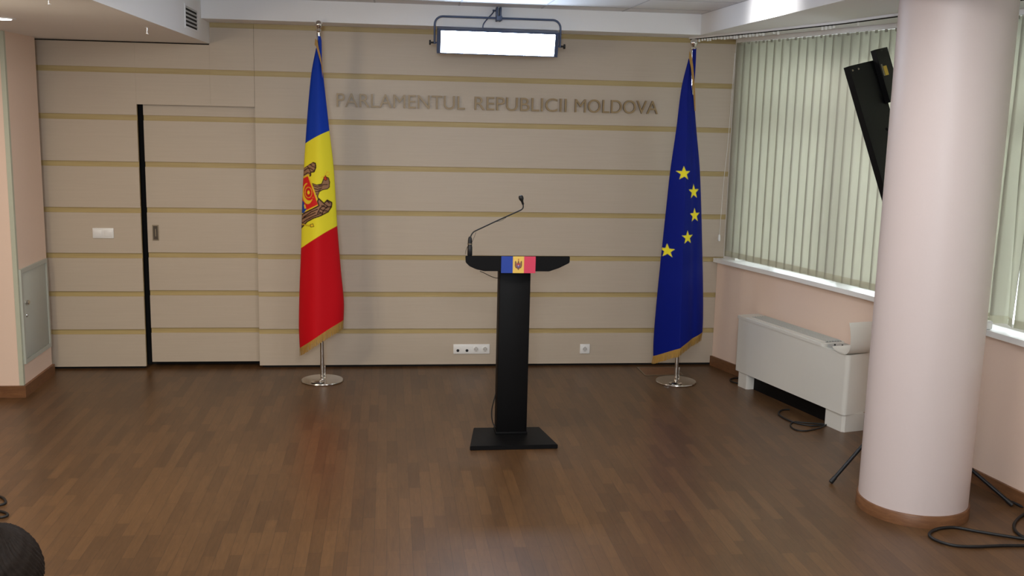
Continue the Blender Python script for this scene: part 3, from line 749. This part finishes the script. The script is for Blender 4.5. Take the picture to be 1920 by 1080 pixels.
# ------------------------------------------------------------------ vertical blinds
def blind(y0, y1, label, pitch, gap=None, off=-.005):
    t = thing('vertical_blind', label, 'blind', (wx(y0)+off, y0, 2.70), 'vertical blinds')
    bm = new(); wstrip(bm, y0+.02, y1-.02, off-.022, off+.022, 2.705, 2.737, 16); obj('headrail', bm, M_PVC, t, 35)
    bm = new()
    n = max(2, int(abs(y1-y0)/pitch)); k = 0
    for i in range(n+1):
        y = y0+(y1-y0)*i/n; c = Vector((wx(y)+off, y, 0))
        tv = Vector((wx(y-.02)-wx(y+.02), -.04, 0)).normalized()
        rows = []
        for z, tw in ((.966, 1.0), (1.012, 1.0), (1.25, 1.0), (1.8, 1.0), (2.3, 1.0), (2.703, 1.0)):
            ang = math.radians(9)
            if gap is not None and i in gap: ang = math.radians(9+ (58 if i == gap[0] else -40)*max(0, 1-(z-.968)/1.1))
            d = Matrix.Rotation(ang, 3, 'Z') @ tv
            nn = Vector((-d.y, d.x, 0)); hw = .052
            rows.append([bm.verts.new(c+d*(hw*s)+nn*(.006*(1-s*s))+up*z) for s in (-1, -.5, 0, .5, 1)])
        for ri, (A, B) in enumerate(zip(rows, rows[1:])):
            for q in range(4): bm.faces.new((A[q], A[q+1], B[q+1], B[q])).material_index = 1 if ri == 0 else 0
        box(bm, c.x-.006, c.x+.006, c.y-.008, c.y+.008, 2.688, 2.7048)
    o = obj('vanes', bm, [M_VANE, M_POCKET], t, 60)
    mod = o.modifiers.new('thickness', 'SOLIDIFY'); mod.thickness = .0008
    return t
b1_ = blind(-.16, -2.62, 'cream vertical blind covering the window between the starred flag and the column', .088)
b2_ = blind(-2.80, -5.6, 'cream vertical blind right of the column, with a bright slit between its vanes', .088, (1, 2), .05)
# pull cords at the corner end of the first blind
bm = new()
c0_, c1_ = Vector((wx(-.11)-.03, -.11, 2.70)), Vector((wx(-.11)-.06, -.13, .99))
tube(bm, spline([at(1378, 100, -.10), at(1366, 255, -.12), at(1357, 340, -.13), at(1349, 440, -.14)], 6), .0018, 6)
obj('pull_cord', bm, M_PVC, b1_, 60)
bm = new(); lathe(bm, [(.008, 0), (.011, .01), (.009, .05), (.003, .055)], at(1348, 452, -.14), 12); obj('cord_weight', bm, M_PVC, b1_, 60)
# curtain track under the ceiling, nearer the room than the blinds
t = thing('curtain_track', 'white curtain track with small runners under the ceiling edge above the blinds', 'curtain track', (wx(-.2)-.39, -.2, 2.737))
bm = new(); wstrip(bm, -.10, -6.5, -.405, -.375, 2.722, 2.737, 40); obj('rail', bm, M_PVC, t, 35)
bm = new(); wstrip(bm, -.10, -6.5, -.395, -.385, 2.716, 2.7215, 40); obj('groove', bm, M_DARK, t, 35)
ys_ = [-.14-.037*k for k in range(24)]+[-1.12, -1.16, -1.62, -1.66, -1.70, -1.74, -2.0]
for y in ys_:
    y += random.uniform(-.008, .008); x = wx(y)-.39
    bm = new(); box(bm, x-.007, x+.007, y-.006, y+.006, 2.698+random.uniform(-.006, .003), 2.7158, 0, .002); obj('runner', bm, M_PVC, t)
# pale bundle of vane weights on the sill right of the column
sx_, sy_ = wx(-2.88)-.02, -2.86
bm = new(); box(bm, sx_-.018, sx_+.022, sy_-.06, sy_+.04, .9355, .985, 0, .008)
prop(obj('plastic_box', bm, M_PVC, None, 40), 'small white plastic box on the window sill just right of the column', 'box')

# ------------------------------------------------------------------ studio lights
def led(name, label, c, right, down, nrm, wid, hei, dep, lit=True, back=False):
    """flat studio panel: c = centre of the front face, right/down in its plane, nrm = where the light goes"""
    t = thing(name, label, 'studio light', c, 'studio light panels')
    c = Vector(c); r = Vector(right).normalized(); n_ = Vector(nrm).normalized(); d = Vector(down).normalized()
    def Q(a, b_, k): return c+r*a+d*b_+n_*k
    def slab(bm, a0, a1, b0, b1, k0, k1): prism(bm, [Q(a0, b0, k0), Q(a1, b0, k0), Q(a1, b1, k0), Q(a0, b1, k0)], n_*(k1-k0))
    bm = new(); w2, h2 = wid/2, hei/2
    slab(bm, -w2, w2, -h2, h2, -dep, -.012)
    for a in ((-w2, -w2+.028, -h2, h2), (w2-.028, w2, -h2, h2), (-w2+.028, w2-.028, -h2, -h2+.014), (-w2+.028, w2-.028, h2-.006, h2)): slab(bm, *a, -.0119, .006)
    obj('housing', bm, M_BLUEM if not back else M_BLACK, t)
    bm = new(); slab(bm, -w2+.0285, w2-.0285, -h2+.0145, h2-.0065, -.0118, 0); obj('diffuser', bm, M_LEDD if back else M_LED, t)
    return t, Q, slab
LX0, LX1 = at(823, 53, -.47), at(1050.5, 62, -.47)
cpx = at(934, 80.5, -.47)
wid = LX1.x-LX0.x
tilt = math.radians(18)
t, Q, slab = led('studio_light', 'lit white studio light panel hanging from the ceiling edge above the lectern', cpx, (1, 0, -.004), (0, math.sin(tilt), -math.cos(tilt)), (0, -math.cos(tilt), -math.sin(tilt)), wid, .185, .07)
bm = new(); w2 = wid/2+.018
arc = [Q(-w2, .03, -.035)]
zt_ = at(934, 33.5, -.47).z; yy = Q(0, 0, -.03).y
def yk(x, z): return Vector((cpx.x+x, yy, z))
pts = [yk(-w2, cpx.z-.02), yk(-w2, zt_-.06)]
for k in range(1, 7): a = math.pi-math.pi/2*k/6; pts.append(yk(-w2+.06+.06*math.cos(a), zt_-.06+.06*math.sin(a)))
for k in range(7): a = math.pi/2-math.pi/2*k/6; pts.append(yk(w2-.06+.06*math.cos(a), zt_-.06+.06*math.sin(a)))
pts += [yk(w2, cpx.z-.02)]
tube(bm, pts, .008, 10); obj('yoke', bm, M_BLUEM, t, 60)
for s in (-1, 1):
    bm = new(); lathe(bm, [(.007, 0), (.007, .02), (.018, .022), (.018, .034)] if s > 0 else [(.018, -.034), (.018, -.022), (.007, -.02), (.007, 0)], (cpx.x+s*(w2+.006), yy, cpx.z-.01), 16, 'X'); obj('knob', bm, M_RUBBER, t, 40)
    bm = new(); lathe(bm, [(.006, 0), (.006, .03)] if s > 0 else [(.006, -.03), (.006, 0)], (cpx.x+s*(wid/2-.005), yy, cpx.z-.01), 12, 'X'); obj('pivot', bm, M_BLUEM, t, 40)
cl = at(935, 25, -.40)
bm = new(); box(bm, cl.x-.020, cl.x-.006, -.425, -.352, zt_-.02, zt_+.085, 0, .004); box(bm, cl.x+.006, cl.x+.020, -.425, -.352, zt_-.02, zt_+.085, 0, .004); box(bm, cl.x-.022, cl.x+.022, yy-.014, -.41, zt_-.018, zt_+.018, 0, .004); lathe(bm, [(.007, -.045), (.007, -.02)], (cl.x, -.39, zt_+.06), 12, 'X')
obj('clamp', bm, M_BLUEM, t, 40)
bm = new(); tube(bm, spline([(cl.x-.03, -.37, zt_+.065), (cl.x-.045, -.39, zt_+.04), (cl.x-.09, -.42, zt_-.01), (cl.x-.12, -.44, zt_-.055), (cl.x-.118, -.44, cpx.z+.07)], 6), .0045, 8); obj('power_lead', bm, M_BLUEM, t, 60)

# second panel on a stand behind the column, seen from the back
def solve_panel():
    y0 = -2.35
    p0 = at(1592, 124, y0)
    best = None
    for i in range(-60, 61):
        for j in range(-60, 61):
            pd = at(1651.5, 329.6, y0+i*.01); pr = at(1634.6, 113.7, y0+j*.01)
            e1, e2 = pd-p0, pr-p0
            dt = abs(e1.normalized().dot(e2.normalized()))
            n_ = e2.cross(e1).normalized()
            pref = abs(n_.dot(Vector((-.62, .70, -.35)).normalized()))
            sc = dt*8-pref
            if best is None or sc < best[0]: best = (sc, e1, e2)
    return p0, best[1].normalized(), best[2].normalized()
p0, eD, eR = solve_panel()
eR = (eR-eD*eR.dot(eD)).normalized()
nB = eD.cross(eR).normalized()
if nB.dot(FX) < 0: nB = -nB                                   # away from the camera: where its light goes
PW, PH = .42, .86
cback = p0+eR*(PW/2)+eD*(PH/2)
t, Q, slab = led('studio_light', 'black studio light panel seen from behind, sticking out left of the column', cback+nB*.03, eR, eD, nB, PW, PH, .03, True, True)
def on_back(px, py, k):
    o = Q(0, 0, k); d = FX + RX*((px-960)/F_PX) - UX*((py-540)/F_PX)
    p = CAM + d*((o-CAM).dot(nB)/d.dot(nB)) - o
    return p.dot(eR), p.dot(eD)
a_, b_ = on_back(1641, 93, -.062)
bm = new(); slab(bm, a_, max(a_+.2, PW/2-.02), b_, b_+.34, -.062, -.0305); obj('driver_box', bm, M_BLACK, t)
sa, sb = on_back(1661, 132, -.064)
bm = new(); slab(bm, sa-.022, sa+.03, sb-.03, sb+.03, -.0645, -.0623); lb = obj('sticker', bm, M_YEL, t); lb['label'] = 'yellow warning sticker on the back'
bm = new(); slab(bm, sa-.05, sa-.03, sb-.045, sb+.03, -.0645, -.0623); obj('rating_plate', bm, M_STEEL, t)
for a, b_ in ((-PW/2+.03, -PH/2+.03), (-PW/2+.12, -PH/2+.03), (-PW/2+.03, PH/2-.03)):
    bm = new(); lathe(bm, [(.006, -.003), (.006, .0)], Q(a, b_, -.0305), 12, 'Y'); obj('screw', bm, M_STEEL, t)
# stand under it
SC = Vector((2.93, -2.62, 0))
feet = [onfloor(1558, 907), onfloor(1897, 950), Vector((3.19, -2.33, 0))]
SC = Vector(((feet[0].x+feet[1].x)/2+.0, -2.74, 0))
t = thing('light_stand', 'black tripod light stand behind the column, two legs showing on either side', 'tripod', SC)
for q in feet:
    bm = new(); tip = Vector((q.x, q.y, .012)); hub = SC+up*.42+(tip-SC).normalized()*.02
    tube(bm, [tip, hub], .011, 10)
    lg = obj('leg', bm, M_BLACKM, t, 60)
    bm = new(); dv = (hub-tip).normalized(); tube(bm, [tip-dv*.004, tip+dv*.035], .0135, 10); obj('rubber_foot', bm, M_RUBBER, lg, 60)
bm = new(); tube(bm, [SC+up*.10, SC+up*1.2, SC+up*1.93], [.017, .014, .012], 14); obj('mast', bm, M_BLACKM, t, 60)
bm = new(); lathe(bm, [(.026, .39), (.026, .46), (.02, .47)], SC, 16); obj('collar', bm, M_BLACKM, t, 40)
bm = new(); tube(bm, [SC+up*1.9, cback-nB*.03], .010, 10); obj('arm', bm, M_BLACKM, t, 60)

# twin panel on the left, just out of the picture: only its light
area('left_panel_beam', (-2.5, -3.6, 2.2), (.8, -.2, 1.1), .5, .8, 9, (1.0, .85, .64), 110)
area('soffit_lamp_light', (-2.3, -4.2, 2.55), (-2.3, -3.2, 0), .2, .2, 29, (1, .85, .62), 130)
# lamp in the ceiling beside the right beam (makes the bright patch on it)
area('beam_spot_light', (2.10, -1.85, CEIL-.02), (2.42, -1.85, 2.80), .12, .12, 7, (1, .97, .95), 120)

# ------------------------------------------------------------------ cables on the floor
def cable(pxs, r, label, name='floor_cable', n=8):
    pts = []
    for q in pxs:
        p = onfloor(q[0], q[1], r) if len(q) == 2 else Vector(q)
        pts.append(Vector((p.x, p.y, r+.0005)))
    bm = new(); tube(bm, spline(pts, n), r, 8)
    return prop(obj(name, bm, M_RUBBER, None, 60), label, 'cable', 'cables on the floor')
cable([(1930, 1012), (1872, 1003), (1830, 996), (1790, 989), (1762, 991), (1745, 998), (1744, 1006), (1760, 1015), (1790, 1023), (1830, 1025), (1880, 1023), (1930, 1023)], .008, 'black cable looped on the floor in front of the column foot')
cable([(1826, 898), (1850, 908), (1872, 922), (1892, 936), (1912, 948), (1935, 956)], .009, 'black cable running along the baseboard right of the column')
cable([(1930, 958), (1912, 970), (1902, 982), (1903, 994), (1915, 1005), (1932, 1010)], .008, 'black cable curling in from the right edge of the photo')
cable([(1545, 797), (1520, 798), (1492, 793), (1470, 784), (1460, 776), (1466, 769), (1480, 768)], .006, 'dark cable loop lying under the near end of the fan coil unit')
cable([(1552, 795), (1535, 803), (1510, 808), (1490, 805), (1482, 797), (1490, 791), (1512, 793), (1548, 795)], .0052, 'thinner dark cable ring in front of the fan coil unit')
cable([(1400, 720), (1385, 719), (1373, 716), (1369, 712), (1376, 709), (1388, 709)], .006, 'dark cable end curling out beside the far foot of the fan coil unit')
cable([(-12, 930), (2, 932), (9, 937), (10, 943), (4, 946), (-10, 950), (-14, 958), (2, 959), (13, 963), (13, 967), (2, 970), (-14, 970)], .007, 'black cable loops on the floor at the left edge, beyond the seated person')

# ------------------------------------------------------------------ seated person in the foreground, seen from behind
HC = Vector((-.814, -6.20, 1.128))
t = thing('person', 'seated person with short dark hair in the near left corner, seen from behind', 'person', (HC.x, HC.y-.02, .45))
def skin_body():
    V = []; E_ = []; Rr = []
    def add(p, r, par=None):
        V.append(p); Rr.append(r); i = len(V)-1
        if par is not None: E_.append((par, i))
        return i
    x, y = HC.x, HC.y-.03
    pel = add((x, y-.02, .56), (.16, .13))
    w_ = add((x, y-.04, .70), (.15, .11), pel); ch = add((x, y-.04, .84), (.17, .115), w_); sh = add((x, y-.03, .93), (.13, .085), ch)
    nk = add((x, y-.02, .985), (.058, .06), sh); nk2 = add((x, y, 1.045), (.056, .06), nk)
    hb = add((x, y+.02, 1.095), (.066, .078), nk2); hm = add((x, y+.025, 1.145), (.074, .09), hb); ht = add((x, y+.02, 1.19), (.058, .072), hm)
    for s in (-1, 1):
        a = add((x+s*.17, y-.03, .92), (.062, .06), sh); e_ = add((x+s*.235, y+.0, .66), (.045, .045), a)
        h_ = add((x+s*.14, y+.25, .60), (.032, .032), e_); 
        hp = add((x+s*.10, y-.0, .53), (.088, .082), pel); kn = add((x+s*.13, y+.42, .53), (.062, .06), hp); an = add((x+s*.13, y+.42, .10), (.040, .042), kn); to = add((x+s*.14, y+.56, .045), (.038, .030), an)
    me = bpy.data.meshes.new('body'); me.from_pydata(V, E_, []); o = bpy.data.objects.new('body', me); COL.objects.link(o)
    o.modifiers.new('skin', 'SKIN'); me.skin_vertices[0].data[0].use_root = True
    for i, r in enumerate(Rr): me.skin_vertices[0].data[i].radius = r
    m = o.modifiers.new('sub', 'SUBSURF'); m.levels = m.render_levels = 2
    bpy.context.view_layer.update()
    m2 = bpy.data.meshes.new_from_object(o.evaluated_get(bpy.context.evaluated_depsgraph_get()))
    bpy.data.objects.remove(o); return m2
me = skin_body()
b2 = bmesh.new(); b2.from_mesh(me); bpy.data.meshes.remove(me)
# face: nose, brow and ears pulled from the head surface
fx_, fy_ = HC.x, HC.y-.01
for v in b2.verts:
    if v.co.z > 1.07:
        d = v.co-Vector((fx_, fy_+.09, 1.11)); v.co.y += .022*math.exp(-(d.x/.012)**2-(d.z/.022)**2)*(1 if v.co.y > fy_ else 0)
for s in (-1, 1):                                               # hands: palm, four fingers and a thumb resting on the thighs
    hx_, hy_, hz_ = HC.x+s*.135, HC.y-.03+.285, .612
    tube(b2, [(hx_, hy_-.05, hz_), (hx_, hy_, hz_+.004), (hx_, hy_+.045, hz_)], [.026, .036, .032], 10)
    for k in range(4):
        xo = (k-1.5)*.019; ln = (.062, .072, .068, .054)[k if s > 0 else k]
        tube(b2, [(hx_+xo, hy_+.035, hz_+.002), (hx_+xo*1.15, hy_+.035+ln*.6, hz_+.004), (hx_+xo*1.2, hy_+.035+ln, hz_-.012)], [.0095, .009, .0075], 8)
    tube(b2, [(hx_-s*.03, hy_-.01, hz_), (hx_-s*.05, hy_+.02, hz_-.002), (hx_-s*.055, hy_+.05, hz_-.008)], [.011, .0105, .008], 8)
for s in (-1, 1): lathe(b2, [(.012, -.006), (.022, 0), (.026, .006), (.018, .010)] if s > 0 else [(.018, -.010), (.026, -.006), (.022, 0), (.012, .006)], (HC.x+s*.070, HC.y+.0, 1.105), 14, 'X')
for f in b2.faces:
    c = f.calc_center_median()
    hand = c.z < .66 and c.y > HC.y+.18 and c.z > .585
    f.material_index = 0 if (c.z > .995 or hand) else 1
obj('body', b2, [M_SKIN, M_SUIT], t, 180)
b2 = bmesh.new()
NA, NR = 260, 56
crown = b2.verts.new((HC.x, HC.y-.02, HC.z+.108)); prev = None
for j in range(1, NR+1):
    row = []
    for i in range(NA):
        az = 2*math.pi*i/NA; back = .5-.5*math.sin(az)                 # 1 at the nape, 0 over the face
        end = math.radians(62+66*back**.6)
        th = end*j/NR; comb = az+.35*math.sin(2*th)                     # hair combed slightly sideways
        rr = 1+(.016*math.sin(46*comb+3*math.sin(5*comb))+.010*math.sin(97*comb+4*th)+.006*math.sin(23*th+9*comb))*min(1, th*1.6)
        row.append(b2.verts.new((HC.x+.089*rr*math.sin(th)*math.cos(az), HC.y-.02*(math.cos(th))+.107*rr*math.sin(th)*math.sin(az), HC.z-.002+.110*rr*math.cos(th))))
    for i in range(NA):
        if prev is None: b2.faces.new((crown, row[i], row[(i+1) % NA]))
        else: b2.faces.new((prev[i], row[i], row[(i+1) % NA], prev[(i+1) % NA]))
    prev = row
ho = obj('hair', b2, M_HAIR, t, 180)
md = ho.modifiers.new('thickness', 'SOLIDIFY'); md.thickness = .012; md.offset = -1
# the chair carrying the person
cx_, cy_ = HC.x, HC.y-.03
t = thing('chair', 'dark upholstered chair carrying the seated person at the near left', 'chair', (cx_, cy_, 0))
bm = new(); box(bm, cx_-.23, cx_+.23, cy_-.17, cy_+.30, .395, .435, 0, .015); obj('seat', bm, M_CHAIR, t, 40)
bm = new(); box(bm, cx_-.22, cx_+.22, cy_-.245, cy_-.205, .50, .88, 0, .018); obj('backrest', bm, M_CHAIR, t, 40)
for sx2 in (-1, 1):
    for y_, zt2 in ((cy_+.26, .40), (cy_-.225, .60)):
        bm = new(); tube(bm, [(cx_+sx2*.205, y_, .001), (cx_+sx2*.205, y_, zt2)], .011, 10); obj('leg', bm, M_BLACKM, t, 60)
